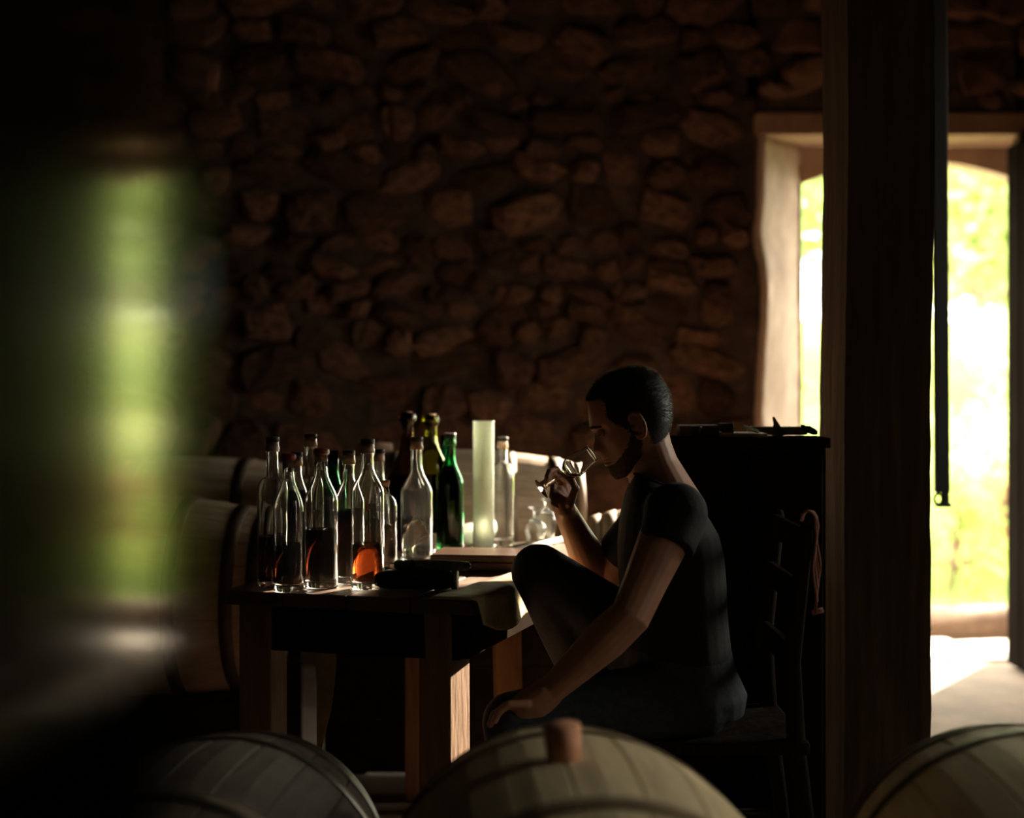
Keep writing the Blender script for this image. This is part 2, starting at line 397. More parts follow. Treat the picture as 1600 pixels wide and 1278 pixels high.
# ================================================================== BARRELS
STV = {}
def barrel(name, label, loc, yaw, L, rb, re, ms, mh, group, n=22, mhead=None, bung=None, roll=0.0, tilt=0.0, hoops=(.485, .40, .22)):
    root = empty(name, loc, 0, label, 'barrel', group); root.rotation_euler = (0, tilt, yaw)
    rf = lambda x: re+(rb-re)*(1-(2*x/L)**2)
    key = (L, rb, re, n, ms.name)
    if key not in STV:
        b = MB(); ha = math.pi/n-.0005/rb; rings = []; S = 10
        for i in range(S+1):
            x = -L/2+L*i/S; r = rf(x); ring = []
            for a, dr in ((-ha, -.022), (-ha, -.002), (-ha*.94, 0), (0, .0012), (ha*.94, 0), (ha, -.002), (ha, -.022)):
                ring.append(Vector((x, (r+dr)*math.sin(a), (r+dr)*math.cos(a))))
            rings.append(ring)
        b.rings(rings); me = b.mesh('stave'); me.materials.append(ms); STV[key] = me
    for i in range(n):
        o = bpy.data.objects.new('stave', STV[key]); C.objects.link(o); o.parent = root; o.rotation_euler = (roll+2*math.pi*i/n, 0, 0)
    for sgn in (-1, 1):
        for k, h in enumerate(hoops):
            xc = sgn*h*L; wd = .036 if k else .045; prof = []
            for dx, dr in ((-wd/2, .0), (-wd/2, .003), (wd/2, .003), (wd/2, .0)):
                xx = max(-L/2-.004, min(L/2+.004, xc+dx)); prof.append((rf(xx)+dr+.0012, xx))
            bb = MB(); bb.lathe(prof, 64, Matrix.Rotation(R(90), 4, 'Y'), True); bb.obj('hoop', mh, root, True)
        rr = rf(.47*L)-.02
        nb = 5
        for q in range(nb):
            y0 = -rr+2*rr*q/nb; y1 = -rr+2*rr*(q+1)/nb; poly = []
            ys = [y0+(y1-y0)*t/4 for t in range(5)]
            up = [(y+(.001 if t == 0 else -.001 if t == 4 else 0), math.sqrt(max(0, rr*rr-y*y))) for t, y in enumerate(ys)]
            poly = up+[(y, -zz) for y, zz in reversed(up)]
            vs = [(sgn*.455*L, y, zz) for y, zz in poly]+[(sgn*.475*L, y, zz) for y, zz in poly]; m_ = len(poly)
            bb = MB(); bb.add(vs, [tuple(range(m_)), tuple(range(m_, 2*m_))]+[(i, (i+1) % m_, (i+1) % m_+m_, i+m_) for i in range(m_)])
            bb.obj('head_board', mhead or ms, root)
    if bung:
        bb = MB(); bb.lathe([(0, -.03), (.024, -.03), (.0275, .045), (.025, .05), (0, .05)], 20, Matrix.Rotation(bung, 4, 'X') @ Matrix.Translation((0, 0, rb)))
        o = bb.obj('bung', M_bung, root, True); o['label'] = 'reddish wooden bung stopper'
    return root
G1 = 'foreground barrels'
barrel('barrel', 'pale oak barrel with a reddish bung, in front of the seated man', (.105, 2.22, .336), R(94), .94, .335, .275, M_stave, M_hoopwood, G1, bung=R(-5), roll=.05)
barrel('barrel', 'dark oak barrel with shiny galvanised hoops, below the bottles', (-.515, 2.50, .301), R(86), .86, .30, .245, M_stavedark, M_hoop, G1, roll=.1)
barrel('barrel', 'oak barrel at the right, in front of the doorway and oak post', (.83, 2.22, .336), R(88), .94, .335, .275, M_stave, M_hooprust, G1, roll=.02)
G2 = 'barrels stored along the back wall'
barrel('barrel', 'pale oak barrel behind the glass cylinder and tasting glass', (-.19, 4.93, .738), R(2), .82, .262, .215, M_stavepale, M_hoopwood, G2, roll=.03)
barrel('barrel', 'oak barrel high at the wall behind the leftmost bottles', (-1.08, 5.22, .695), R(-2), .86, .268, .22, M_stavepale, M_hooprust, G2, mhead=M_stavedark)  # dark heads here too, shade put into the wood colour
barrel('barrel', 'oak barrel behind the left end of the table, lowest on the left', (-1.13, 4.52, .585), R(-3), .88, .30, .245, M_stavepale, M_hooprust, G2, roll=.1, mhead=M_stavedark)  # dark head boards stand in for shade on the barrel end
barrel('barrel', 'small pale oak keg behind the raised forearm', (.535, 4.63, .655), R(-3), .60, .195, .15, M_stavepale, M_hoopwood, G2, n=18, roll=.08)
# racks below the stored barrels
def rail(label, x0, x1, y, z, legs):
    e = empty('barrel_rack', ((x0+x1)/2, y, 0), 0, label, 'rack', 'barrel racks')
    hw = (x1-x0)/2
    for q in range(3): boxo('shade_board', (-hw, -.165-.018, .01+(z-.02)*q/3), (hw, -.165, .006+(z-.02)*(q+1)/3), M_apron, e)  # dark boards added where only shade lies below the barrels
    for dy in (-.13, .13):
        boxo('rail', (-hw, dy-.035, z-.08), (hw, dy+.035, z), M_dark, e, bevel=.006)
        for lx in legs: boxo('leg', (lx-.04, dy-.035, 0), (lx+.04, dy+.035, z-.08), M_dark, e, bevel=.004)
rail('dark timber rack under the pale barrel behind the table', -.58, .20, 4.93, .516, (-.3, .3))
rail('dark timber rack under the left wall barrel', -1.47, -.69, 5.22, .467, (-.3, .3))
rail('low dark timber rack under the lower left barrel', -1.52, -.74, 4.52, .325, (-.3, .3))
rail('dark timber rack under the small keg', .30, .77, 4.63, .518, (-.18, .18))

# ================================================================== TABLE
TZ = .75
FL = Vector((-.65, 3.43)); TW, TL = .60, 1.20
ye = Vector((math.sin(R(17)), math.cos(R(17)))); xe = Vector((math.cos(R(17)), -math.sin(R(17))))
ct = FL+xe*TW/2+ye*TL/2
tb = empty('worktable', (ct.x, ct.y, 0), R(-17), 'dark old wooden worktable crowded with bottles', 'table')
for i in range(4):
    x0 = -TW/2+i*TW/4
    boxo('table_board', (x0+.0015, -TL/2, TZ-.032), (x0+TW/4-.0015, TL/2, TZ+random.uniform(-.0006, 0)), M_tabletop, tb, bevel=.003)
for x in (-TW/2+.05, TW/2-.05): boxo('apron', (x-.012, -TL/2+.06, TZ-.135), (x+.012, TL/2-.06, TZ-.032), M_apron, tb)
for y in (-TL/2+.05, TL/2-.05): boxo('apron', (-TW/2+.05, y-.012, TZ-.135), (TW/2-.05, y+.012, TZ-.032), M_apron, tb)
for sx in (-1, 1):
    for sy in (-1, 1):
        x, y = sx*(TW/2-.065), sy*(TL/2-.08)
        if sx > 0 and sy < 0: x -= .035
        o = boxo('leg', (-.04, -.045, 0), (.04, .045, TZ-.032), M_tableleg, tb, bevel=.004, j=.002); o.location = (x, y, 0)
        if sx > 0 and sy < 0: o.rotation_euler.z = R(-9)
def T(px, py):          # point on the table top seen at a pixel
    d = (CAMZ-TZ)*F/(py-HZ); return P(px, py, d)
def tl(px, py): d = (CAMZ-TZ)*F/(py-HZ); return d

# ================================================================== BOTTLES
def bottle(label, px, top, bot, hb, hn, ysh, yn, glass, liq, lev, cap, group, lip=True, name='bottle', mark=False, capm=None):
    d = tl(px, bot); s = F/d; loc = P(px, bot, d); loc.z = TZ+.0005
    H = (bot-top)/s; r = hb/s; rn = hn/s; zs = (bot-ysh)/s; zn = (bot-yn)/s
    e = empty(name, loc, random.uniform(0, 6), label, 'bottle', group)
    caph = .0 if cap in ('none', 'lip') else .010
    zt = H-caph
    # outer profile
    out = [(0, .007), (r*.55, .005), (r*.82, .0), (r*.94, .001), (r, .008)]
    out.append((r, zs))
    K = 9
    for i in range(1, K):
        t = i/K
        rr = r+(rn-r)*(0.5-0.5*math.cos(math.pi*t)) if zs < zn-.055 else rn+(r-rn)*math.sqrt(max(0, 1-t**2.2))
        out.append((rr, zs+(zn-zs)*t))
    out.append((rn, zn))
    inn = []
    if lip:
        out += [(rn*.97, zt-.026), (rn*1.13, zt-.024), (rn*1.16, zt-.014), (rn*1.04, zt-.010), (rn*1.06, zt-.002), (rn, zt)]
    else: out += [(rn, zt)]
    wt = .0026; ri = rn-.0032
    inn = [(ri, zt)]
    prev = None
    for rr, zz in reversed([p for p in out[4:] if p[1] <= zn+1e-6]):
        inn.append((max(.002, rr-wt if rr > rn*1.02 else ri), max(zz, .016)))
    inn[-1] = (r-wt-.004, .014)
    inn.insert(-1, (r-wt, .022))
    inn += [(r*.5, .017), (0, .021)]
    b = MB(); b.lathe(out+inn, 40); b.obj('glass_body', glass, e, True)
    if liq:
        zl = (bot-lev)/s; g = .0005; pr = [(0, .0225), (r*.5, .0185), (r-wt-.0045, .0155), (r-wt-g, .0225)]
        # follow inner wall up to level
        wall = sorted([p for p in inn if .0225 < p[1]], key=lambda p: p[1])
        last = pr[-1]
        for p in wall:
            if p[1] < zl: pr.append((p[0]-g, p[1])); last = p
            else:
                t = (zl-last[1])/(p[1]-last[1]) if p[1] > last[1] else 0
                pr.append((last[0]+(p[0]-last[0])*t-g, zl)); break
        pr += [(pr[-1][0]-.002, zl-.0009), (0, zl-.001)]
        b = MB(); b.lathe(pr, 40); b.obj('liquid', liq, e, True)
    if cap in ('black', 'wax', 'waxb', 'cork'):
        m = {'black': M_black, 'wax': M_wax, 'waxb': M_waxb, 'cork': M_cork}[cap]
        b = MB()
        if cap == 'black': pr = [(0, zt-.001), (rn*1.10, zt-.001), (rn*1.10, H-.001), (rn*1.04, H), (0, H)]
        elif cap == 'cork': pr = [(0, zt-.001), (rn*1.25, zt-.001), (rn*1.28, H), (0, H)]
        else: pr = [(0, zt-.004), (rn*1.15, zt-.004), (rn*1.26, zt), (rn*1.2, H-.003), (rn*.9, H), (0, H)]
        b.lathe(pr, 28); o = b.obj('stopper', m, e, True)
        b = MB(); b.lathe([(0, zt-.021), (ri*1.02, zt-.021), (ri*1.06, zt), (0, zt)], 20); b.obj('cork', M_cork, o, True)
    elif cap == 'lip':
        b = MB(); b.lathe([(rn*.99, H-.030), (rn*1.32, H-.024), (rn*1.40, H-.014), (rn*1.28, H-.004), (rn*1.05, H+.0005), (rn*.99, H-.002)], 28, closed=True); b.obj('lip_ring', glass, e, True)
        b = MB(); b.lathe([(0, H-.022), (ri*.93, H-.022), (ri*.97, H+.003), (0, H+.004)], 20); b.obj('cork', M_cork if capm is None else capm, e, True)
    if mark:    # hand painted red and dark signs on the glass
        e.rotation_euler.z = 0
        def stroke(a0, z0, a1, z1, m, nm):
            bb = MB(); pts = []
            for i in range(5):
                t = i/4; a = a0+(a1-a0)*t; pts.append(((r+.0006)*math.sin(a), -(r+.0006)*math.cos(a), z0+(z1-z0)*t))
            bb.tube(pts, .0011, 6); bb.obj(nm, m, e)
        z0 = (bot-815)/s; u = 1/s
        stroke(.0, z0+24*u, .12, z0+36*u, M_red, 'painted_stroke'); stroke(.12, z0+36*u, .02, z0+18*u, M_red, 'painted_stroke'); stroke(-.1, z0+22*u, .18, z0+20*u, M_red, 'painted_stroke')
        for a, zz, a2, z2 in ((-.14, 8, .0, 4), (.14, 8, -.02, -6), (.0, 4, .0, -8), (-.10, -2, .08, -2), (.38, 8, .26, 4), (.26, 4, .40, -1), (.40, -1, .26, -5)):
            stroke(a, z0+zz*u, a2, z0+z2*u, M_ink, 'painted_letter')
    return e
GB = 'spirit sample bottles on the table'
bottle('tall clear round-shouldered bottle with black cap, leftmost on the table', 426, 683, 916, 24, 9.5, 770, 745, M_glass, M_damber, 838, 'black', GB)
bottle('clear sloping bottle with red wax cap, front left', 451, 709, 924, 24, 9.5, 797, 742, M_glass, M_vdark, 850, 'wax', GB, lip=False)
bottle('clear bottle with black cap right behind the red wax one', 464, 707, 903, 21, 8, 790, 738, M_glass, M_damber, 766, 'black', GB)
bottle('tallest clear bottle with black cap in the left back row', 485.6, 678, 894, 22, 9, 765, 742, M_glass, M_damber, 800, 'black', GB)
bottle('wide clear bottle with brown red wax cap and near black spirit', 502, 700.5, 918, 27, 10.3, 786, 735, M_glass, M_vdark, 827, 'waxb', GB, lip=False)
bottle('green bottle between the clear ones in the left group', 521, 704, 888, 20, 8, 785, 735, M_glassg, M_vdark, 764, 'none', GB, lip=False)
bottle('clear sloping bottle with black cap, dark spirit up to its shoulder', 545, 704, 911, 24, 9, 788, 742, M_glass, M_vdark, 797, 'black', GB)
bottle('clear bottle with painted red sign and amber spirit', 574.5, 686, 920, 26.3, 10, 772, 728, M_glass, M_amber, 850, 'black', GB, mark=True)
bottle('slim clear bottle behind the one with the red sign', 593, 702, 876, 19, 7.5, 790, 740, M_glass, M_damber, 790, 'black', GB)
bottle('small short bottle with a tan cork beside the red sign bottle', 600, 751, 889, 21, 7, 798, 772, M_glass, M_vdark, 820, 'cork', GB)
bottle('clear sloping bottle half full of colourless spirit, black cap', 651, 683, 880, 25, 9, 772, 728, M_glass, M_water, 809, 'black', GB)
GM = 'old coloured glass bottles'
bottle('large dark brown bottle with bulging lip, tallest behind the clear ones', 636, 645, 858, 34, 10.5, 765, 690, M_glassb, M_vdark, 743, 'lip', GM)
bottle('large olive green bottle with bulging lip and dark spirit', 673, 649, 849, 30, 10, 742, 684, M_glasso, M_vdark, 743, 'lip', GM)
bottle('slim pale green bottle between the olive and the dark green one', 694, 680, 845, 11, 6, 735, 712, M_glassg, M_vdark, 745, 'none', GM, lip=False)
bottle('green bottle with dark spirit, right of the olive one', 703, 677, 858, 21.5, 8.5, 758, 715, M_glassg, M_vdark, 728, 'black', GM)
bottle('empty clear bottle with black cap right of the measuring cylinder', 785, 683, 852, 18.5, 8, 752, 722, M_glass, None, 0, 'black', GB)
# lying bottle
q0 = T(710, 857); q1 = T(752, 853); q1 = q0+(Vector((.085, .16, 0)))
e = empty('bottle', (q0.x, q0.y, TZ+.001), 0, 'pale bottle lying on the table with its black cap toward the camera', 'bottle', GB)
Ml = Matrix.Translation((0, 0, .032)) @ (q1-q0).normalized().to_track_quat('Z', 'Y').to_matrix().to_4x4()
b = MB(); b.lathe([(0, .0), (.0105, 0), (.0105, .02), (.028, .055), (.031, .07), (.031, .19), (.026, .196), (0, .192), (0, .188), (.027, .19), (.0285, .18), (.0285, .07), (.0085, .02), (.0085, .004), (0, .004)], 32, Ml); b.obj('glass_body', M_frost, e, True)
b = MB(); b.lathe([(0, -.018), (.0135, -.018), (.0145, .006), (0, .006)], 24, Ml); b.obj('stopper', M_black, e, True)
# measuring cylinder
p = T(755.5, 858); s = F/p.y; H = 200/s; r = 16.5/s
e = empty('measuring_cylinder', (p.x, p.y, TZ+.0005), 0, 'tall frosted straight measuring cylinder standing on the table', 'cylinder')
b = MB(); b.lathe([(0, 0), (r, 0), (r, H-.003), (r*1.05, H), (r*.95, H), (r*.90, H-.004), (r*.90, .012), (0, .012)], 48); b.obj('tube', M_frost, e, True)
b = MB(); b.lathe([(r*.99, .0), (r*1.04, .001), (r*1.04, .006), (r*.99, .008)], 48, closed=True); b.obj('foot_ring', M_frost, e, True)
# upturned tasting glasses
def tulip(mb, M, L=.15, rim=.0205, bowl=.0275, foot=.026, zb=.062, wt=.0012):
    # axis +Z from foot (0) to rim (L)
    out = [(0, 0), (foot, 0), (foot, .0016), (.010, .006), (.0045, .012), (.0040, zb-.014), (.006, zb-.006), (.014, zb), (bowl*.85, zb+.010), (bowl, zb+.024), (bowl*.97, zb+.036), (rim*1.06, L-.018), (rim, L-.004), (rim*1.01, L)]
    inn = [(rim*1.01-wt, L), (rim-wt, L-.004), (rim*1.06-wt, L-.018), (bowl*.97-wt, zb+.036), (bowl-wt, zb+.024), (bowl*.85-wt, zb+.0115), (.012, zb+.004), (0, zb+.003)]
    mb.lathe(out+inn, 40, M)
for (px, py, L, lab) in ((836, 849, .105, 'upturned small tasting glass beside the raised hand, nearer one'), (853, 845, .125, 'upturned tasting glass half hidden by the raised forearm')):
    p = T(px, py); e = empty('tasting_glass', (p.x, p.y, TZ+.001), 0, lab, 'glass', 'upturned tasting glasses')
    b = MB(); tulip(b, Matrix.Translation((0, 0, L)) @ Matrix.Rotation(math.pi, 4, 'X'), L, .024, .032, .025, .038); b.obj('glass_bowl', M_glass, e, True)

# ---- things on the table
p = T(748, 893); th17 = R(-8)
e = empty('wooden_box', (p.x, p.y+.09, TZ+.001), th17, 'flat dark polished wooden box lying in front of the measuring cylinder', 'box')
boxo('box_base', (-.106, -.085, 0), (.106, .085, .020), M_box, e, bevel=.002)
boxo('lid', (-.109, -.088, .021), (.109, .088, .039), M_box, e, bevel=.003)
for k, (dx, dy) in enumerate(((0, 0), (.016, -.014))):
    a = T(806, 861); a.z = TZ+.006; c = T(884, 842); c.z = TZ+.006
    a += Vector((dx, dy-.01, 0)); c += Vector((dx-.004, dy-.02, 0))
    b = MB(); b.tube([a, c], .0052, 14); o = b.obj('glass_tube', M_paper, None, True)
    tag(o, ('bright white rod lying at the table edge by the forearm, farther of two', 'bright white rod lying at the table edge by the forearm, nearer of two')[k], 'rod')
# leather case and cloth roll
p = T(645, 926); pz = TZ
e = empty('leather_case', (p.x+.003, p.y+.055, TZ+.001), R(-8), 'long dark green leather case in front of the colourless bottle', 'case')
rg = []
for i in range(17):
    t = -1+2*i/16; k = (1-abs(t)**8)**.5 if abs(t) < 1 else .55
    k = max(k, .62); ring = []
    for q in range(20):
        a = 2*math.pi*q/20; c_, s_ = math.cos(a), math.sin(a); ee = (abs(c_)**4+abs(s_)**4)**-.25
        ring.append(Vector((t*.092, .034*k*ee*c_, .0215+.021*k*ee*s_)))
    rg.append(ring)
b = MB(); b.rings(rg); b.obj('body', M_case, e, True)
b = MB(); b.tube([(.083, 0, .0225), (.0945, 0, .0225)], [.0222, .0218], 24); b.obj('end_cap', M_olive, e, True)
e = empty('cloth_roll', (p.x+.04, p.y+.062, TZ+.0405), R(-6), 'gold green rolled cloth lying on the dark leather case', 'cloth')
b = MB(); b.capsule([(-.078, .0, .0125), (-.03, .002, .0125), (.03, .0, .0125), (.078, -.004, .0125)], [.0105, .012, .012, .0105], 18); b.obj('roll', M_olive, e, True)
b = MB(); b.tube([(-.05, .001, .0125), (-.04, .0015, .0125)], .0128, 18); b.obj('tie_band', M_case, e, True)
# small carton and glass stopper by the bottle
p = T(679, 861); tag(boxo('paper_block', (-.006, -.02, 0), (.007, .02, .046), M_palew, bevel=.001), 'small beige block standing right of the colourless bottle', 'block'); o = bpy.data.objects['paper_block']; o.location = (p.x-.004, p.y, TZ+.001)
p = T(684, 875); e = empty('glass_stopper', (p.x, p.y, TZ+.001), 0, 'small clear glass stopper beside the flat wooden box', 'stopper')
b = MB(); b.lathe([(0, 0), (.008, 0), (.010, .012), (.006, .014), (.011, .02), (.011, .026), (0, .028)], 20); b.obj('stopper_body', M_glass, e, True)
# canvas hanging over the right edge of the table
b = MB(); nu, nv = 26, 22; rg = random.Random(9); vs = []
for i in range(nu+1):
    for k in range(nv+1):
        u = i/nu; v = k/nv
        ly = -TL/2-.012+u*.52                      # along the right edge from the front corner
        wv = .16*v; lim = .085-.05*u if True else 0
        topw = .10-.05*u
        if wv < topw: lx = TW/2-(topw-wv); zz = TZ+.003+.002*math.sin(u*17)
        else:
            h = (wv-topw)*(.8+.35*math.exp(-((u-.30)/.22)**2)); lx = TW/2+.006+.10*h+.006*math.sin(u*14+2)*min(1, h*20); zz = TZ+.002-h
        ly += .10*max(0, wv-topw)*1.2
        vs.append((lx, ly, zz))
fs = [(i*(nv+1)+k, (i+1)*(nv+1)+k, (i+1)*(nv+1)+k+1, i*(nv+1)+k+1) for i in range(nu) for k in range(nv)]
b.add(vs, fs); o = b.obj('canvas_cloth', M_cloth, None, True); o.location = (ct.x, ct.y, 0); o.rotation_euler.z = R(-17)
m_ = o.modifiers.new('t', 'SOLIDIFY'); m_.thickness = .003; m_.offset = 1
tag(o, 'stained ochre canvas hanging over the right edge of the table', 'cloth')
# rag and crate below the table
b = MB(); b.tube([P(509, 985, 3.43), P(509, 1030, 3.435), P(509, 1070, 3.44), P(506, 1110, 3.44), P(501, 1150, 3.44), P(498, 1182, 3.44)], [.020, .024, .020, .016, .009, .003], 14, True, .45, (1, 0, 0)); o = b.obj('hanging_rag', M_cloth, None, True); tag(o, 'grey pointed rag hanging in the dark below the table front', 'rag')
e = empty('wooden_crate', (.15, 3.60, 0), R(0), 'low wooden crate under the raised foot', 'crate')
for i in range(4): boxo('slat', (-.085, -.15+i*.076, .285), (.085, -.15+i*.076+.07, .30), M_brownw, e, bevel=.002)
for y in (-.15, .138):
    for z in (.02, .11, .20): boxo('slat', (-.085, y, z), (.085, y+.012, z+.07), M_brownw, e, bevel=.002)
for x in (-.085, .06):
    for y in (-.138, .113): boxo('corner_post', (x, y, 0), (x+.025, y+.025, .285), M_brownw, e)

b = MB(); b.box((-.035, -.012, 0), (.035, .012, .60)); o = b.obj('plank', M_tableleg, None, bevel=.002); o.location = (.0, 3.80, .002); o.rotation_euler = (R(-3), 0, R(25)); tag(o, 'short plank added upright under the table to catch sun, right of its front leg', 'plank')  # added piece, gives a sunlit patch under the table
# ================================================================== CHAIR
cx, cy = .44, 3.44
ch = empty('wooden_chair', (cx, cy, 0), 0, 'dark wooden chair the man sits on', 'chair')
boxo('seat', (-.20, -.20, .425), (.19, .20, .455), M_dark, ch, bevel=.008)
for x, y in ((-.175, -.175), (-.175, .175)):
    b = MB(); b.tube([(x-.02, y, 0), (x, y, .43)], [.015, .019], 12); b.obj('leg', M_dark, ch, True)
for y in (-.175, .175):
    b = MB(); b.tube([(.22, y, 0), (.165, y, .43), (.155, y, .62), (.185, y, .90), (.188, y, .915)], [.016, .02, .019, .017, .01], 12); b.obj('back_post', M_dark, ch, True)
for z, x in ((.60, .155), (.74, .166), (.85, .178)):
    b = MB(); b.box((x-.008, -.17, z), (x+.008, .17, z+.055)); b.obj('back_rail', M_dark, ch, bevel=.003)
for y in (-.175, .175):
    b = MB(); b.tube([(-.185, y, .2), (.19, y, .2)], .011, 10); b.obj('stretcher', M_dark, ch, True)
b = MB(); b.tube([(-.186, -.175, .24), (-.186, .175, .24)], .011, 10); b.obj('stretcher', M_dark, ch, True)
# pinkish braided strap over the chair back
st = empty('strap', (cx+.185, cy-.175, .93), 0, 'pink braided strap hanging over the chair back post', 'strap')
for k in range(4):
    off = -.012+.008*k; pts = []
    for i in range(14):
        t = i/13
        if t < .35:
            a = math.pi*t/.35; pts.append((-.016*math.cos(a)+.004+off*.3, off*.7-.012, .0+.022*math.sin(a)-.01))
        else:
            h = (t-.35)/.65; pts.append((.020+off*.5+.004*math.sin(h*9+k), off*.8-.012+.003*math.sin(h*7+k*2), -.01-.195*h*(1-.04*k)))
    b = MB(); b.tube(pts, .0034, 8, True, .6); b.obj('strand', M_strap, st, True)
b = MB(); b.tube([(.010, -.012, -.205), (.034, -.012, -.198)], .006, 8); b.obj('knot', M_strap, st, True)

# ================================================================== PERSON
D = 3.45; SP = F/D
per = empty('person', (.40, D, 0), 0, 'seated man in a black t-shirt smelling a small glass of spirit', 'person')
per.location = (0, 0, 0)
TAU = R(22); ct_, st_ = math.cos(TAU), math.sin(TAU); OX, OY = 985.0, 660.0
def fu(px, py):
    dx, dy = px-OX, py-OY; return (-dx*ct_+dy*st_, -dx*st_-dy*ct_)
def hw(f, u, l):     # head local pixels -> world
    dx = -f*ct_-u*st_; dy = f*st_-u*ct_
    v = P(OX+dx, OY+dy, D); v.y = D-l/SP; return v
front = [fu(*q) for q in ((960,582),(947,588),(936,596),(927,607),(920,618),(917.5,628),(918.5,640),(920,655),(921,666),(923,672),(928,678),(928.5,686),(927,694),(926,701),(928,706),(934,709),(940,713),(941,717),(943.5,719.5),(946,722.5),(945.5,727),(950,731),(952,736),(955.5,743),(962,748.5),(972,750))]
back = [fu(*q) for q in ((960,582),(975,575.5),(989.5,574),(1005,576),(1016,580.5),(1028,590),(1037,603),(1044,618),(1048,634),(1047.5,654),(1042,679),(1036,690))]+[(-22, -55), (2, -66), (25, -74)]
Fu = sorted([(u, f) for f, u in front]); Bu = sorted([(u, f) for f, u in back])
fF = lambda u: interp(u, [a for a, _ in Fu], [c for _, c in Fu]); fB = lambda u: interp(u, [a for a, _ in Bu], [c for _, c in Bu])
fC = lambda u: min(fF(u)+4, interp(u, [81, 66, 55, 30, 17, 6, -8, -20, -32, -45, -58, -68, -76], [20, 40, 49, 58, 60, 53, 51, 50, 49, 48, 47, 43, 28]))
fW = lambda u: interp(u, [81.3, 80, 77, 72, 64, 50, 32, 12, -8, -28, -46, -60, -70, -77], [3, 14, 25, 34, 43, 50, 53.5, 54, 52, 48, 42, 33, 22, 6])
fS = lambda u: interp(u, [30, 15, 6, -8, -18, -24, -30, -45, -60, -76], [26, 22, 7, 8.5, 11, 13, 17, 17, 17, 20])
UT = max(u for _, u in back+front)
def headring(u, n=64, off=0.0):
    B = fB(u); Cc = fC(u); Fm = fF(u); W = fW(u)
    c = B+(Cc-B)*.50; a1 = Cc-c; a2 = c-B; sg = fS(u); pts = []
    for i in range(n):
        t = 2*math.pi*i/n; ct2, st2 = math.cos(t), math.sin(t); e = 2.25
        q = (abs(ct2)**e+abs(st2)**e)**(-1/e); l = W*q*st2; f = c+(a1 if ct2 >= 0 else a2)*q*ct2
        if ct2 > 0:
            f += (Fm-Cc)*math.exp(-(l/sg)**2)
            f -= 8.5*math.exp(-((abs(l)-21)/10)**2-((u-4)/7)**2)          # eye sockets
            f += 4.0*math.exp(-((abs(l)-21)/6.5)**2-((u-3)/4)**2)           # lids
            f += 3.0*math.exp(-((abs(l)-24)/13)**2-((u-16)/6)**2)           # brow ridge
            f += 3.5*math.exp(-((abs(l)-32)/12)**2-((u+12)/11)**2)          # cheek bone
            f += 4.0*math.exp(-((abs(l)-10)/4)**2-((u+21)/5)**2)            # nostril wings
        if off:
            dv = Vector((f-c*.9, l)); 
            if dv.length > 1e-4: dv = dv.normalized()*off
            f += dv.x; l += dv.y
        pts.append((f, u, l))
    return pts
US = [UT-.3-(UT+76)*(.5-.5*math.cos(math.pi*i/72))*1.0 for i in range(73)]
US = [UT-.3-(UT+75.5)*i/80 for i in range(81)]
US = [UT-.05, UT-.15, UT-.4]+US[1:]
hb_ = MB()
hb_.rings([[hw(*p) for p in headring(u)] for u in US])
# ears
for sg in (1, -1):
    er = MB(); pts = []
    for i in range(17):
        a = -2.5+5.1*i/16
        pts.append(hw(-4-10.5*math.cos(a)*-1*-1*-1+0, -4+19*math.sin(a)*1.0, sg*(57-3*math.cos(a))) if False else hw(-5-10*math.cos(a), -5+20*math.sin(a), sg*(58+2.0*math.cos(a))))
    hb_.tube(pts, [.0035+.0015*math.sin(i/16*math.pi) for i in range(17)], 8)
    hb_.tube([hw(2, -22, sg*54), hw(-4, -24, sg*57), hw(-8, -20, sg*58)], [.006, .007, .004], 8)                 # lobe
    hb_.tube([hw(-2, 8, sg*52), hw(-8, 0, sg*55), hw(-5, -14, sg*53)], [.006, .008, .006], 8)                     # concha
    hb_.tube([hw(3, -4, sg*54), hw(2, -10, sg*54)], .004, 8)                                                      # tragus
# neck
def Pn(px, py, d=D): return P(px, py, d)
NECK = [Pn(1003, 668), Pn(1010, 700), Pn(1019, 728), Pn(1032, 760), Pn(1045, 800)]
hb_.tube(NECK, [.058, .057, .059, .068, .085], 24, True, 1.0, (0, 1, 0))
# torso core, hidden by clothes
def ell(cx_, cy_, ax, ah, hwid, dd=D, n=28, ex=2.3):
    # ring perpendicular to the spine: ax = in-picture direction (unit px vector), ah = half size front-back in m, hwid in depth
    c = P(cx_, cy_, dd); a = Vector((ax[0], 0, -ax[1])); ring = []
    for i in range(n):
        t = 2*math.pi*i/n; q = (abs(math.cos(t))**ex+abs(math.sin(t))**ex)**(-1/ex)
        ring.append(c+a*(ah*q*math.cos(t))+Vector((0, 1, 0))*(hwid*q*math.sin(t)))
    return ring
torso = [(1031, 752, (.92, .38), .060, .062), (1036, 768, (.94, .33), .074, .115), (1041, 790, (.96, .26), .092, .165), (1045, 820, (.98, .18), .107, .182), (1047, 860, (.99, .1), .115, .182), (1050, 910, (1, .03), .115, .172), (1054, 960, (1, 0), .112, .165), (1058, 1010, (1, 0), .114, .165), (1064, 1050, (1, 0), .118, .172)]
hb_.rings([ell(a, b_, c_, d_*.9, e_*.9) for a, b_, c_, d_, e_ in torso])
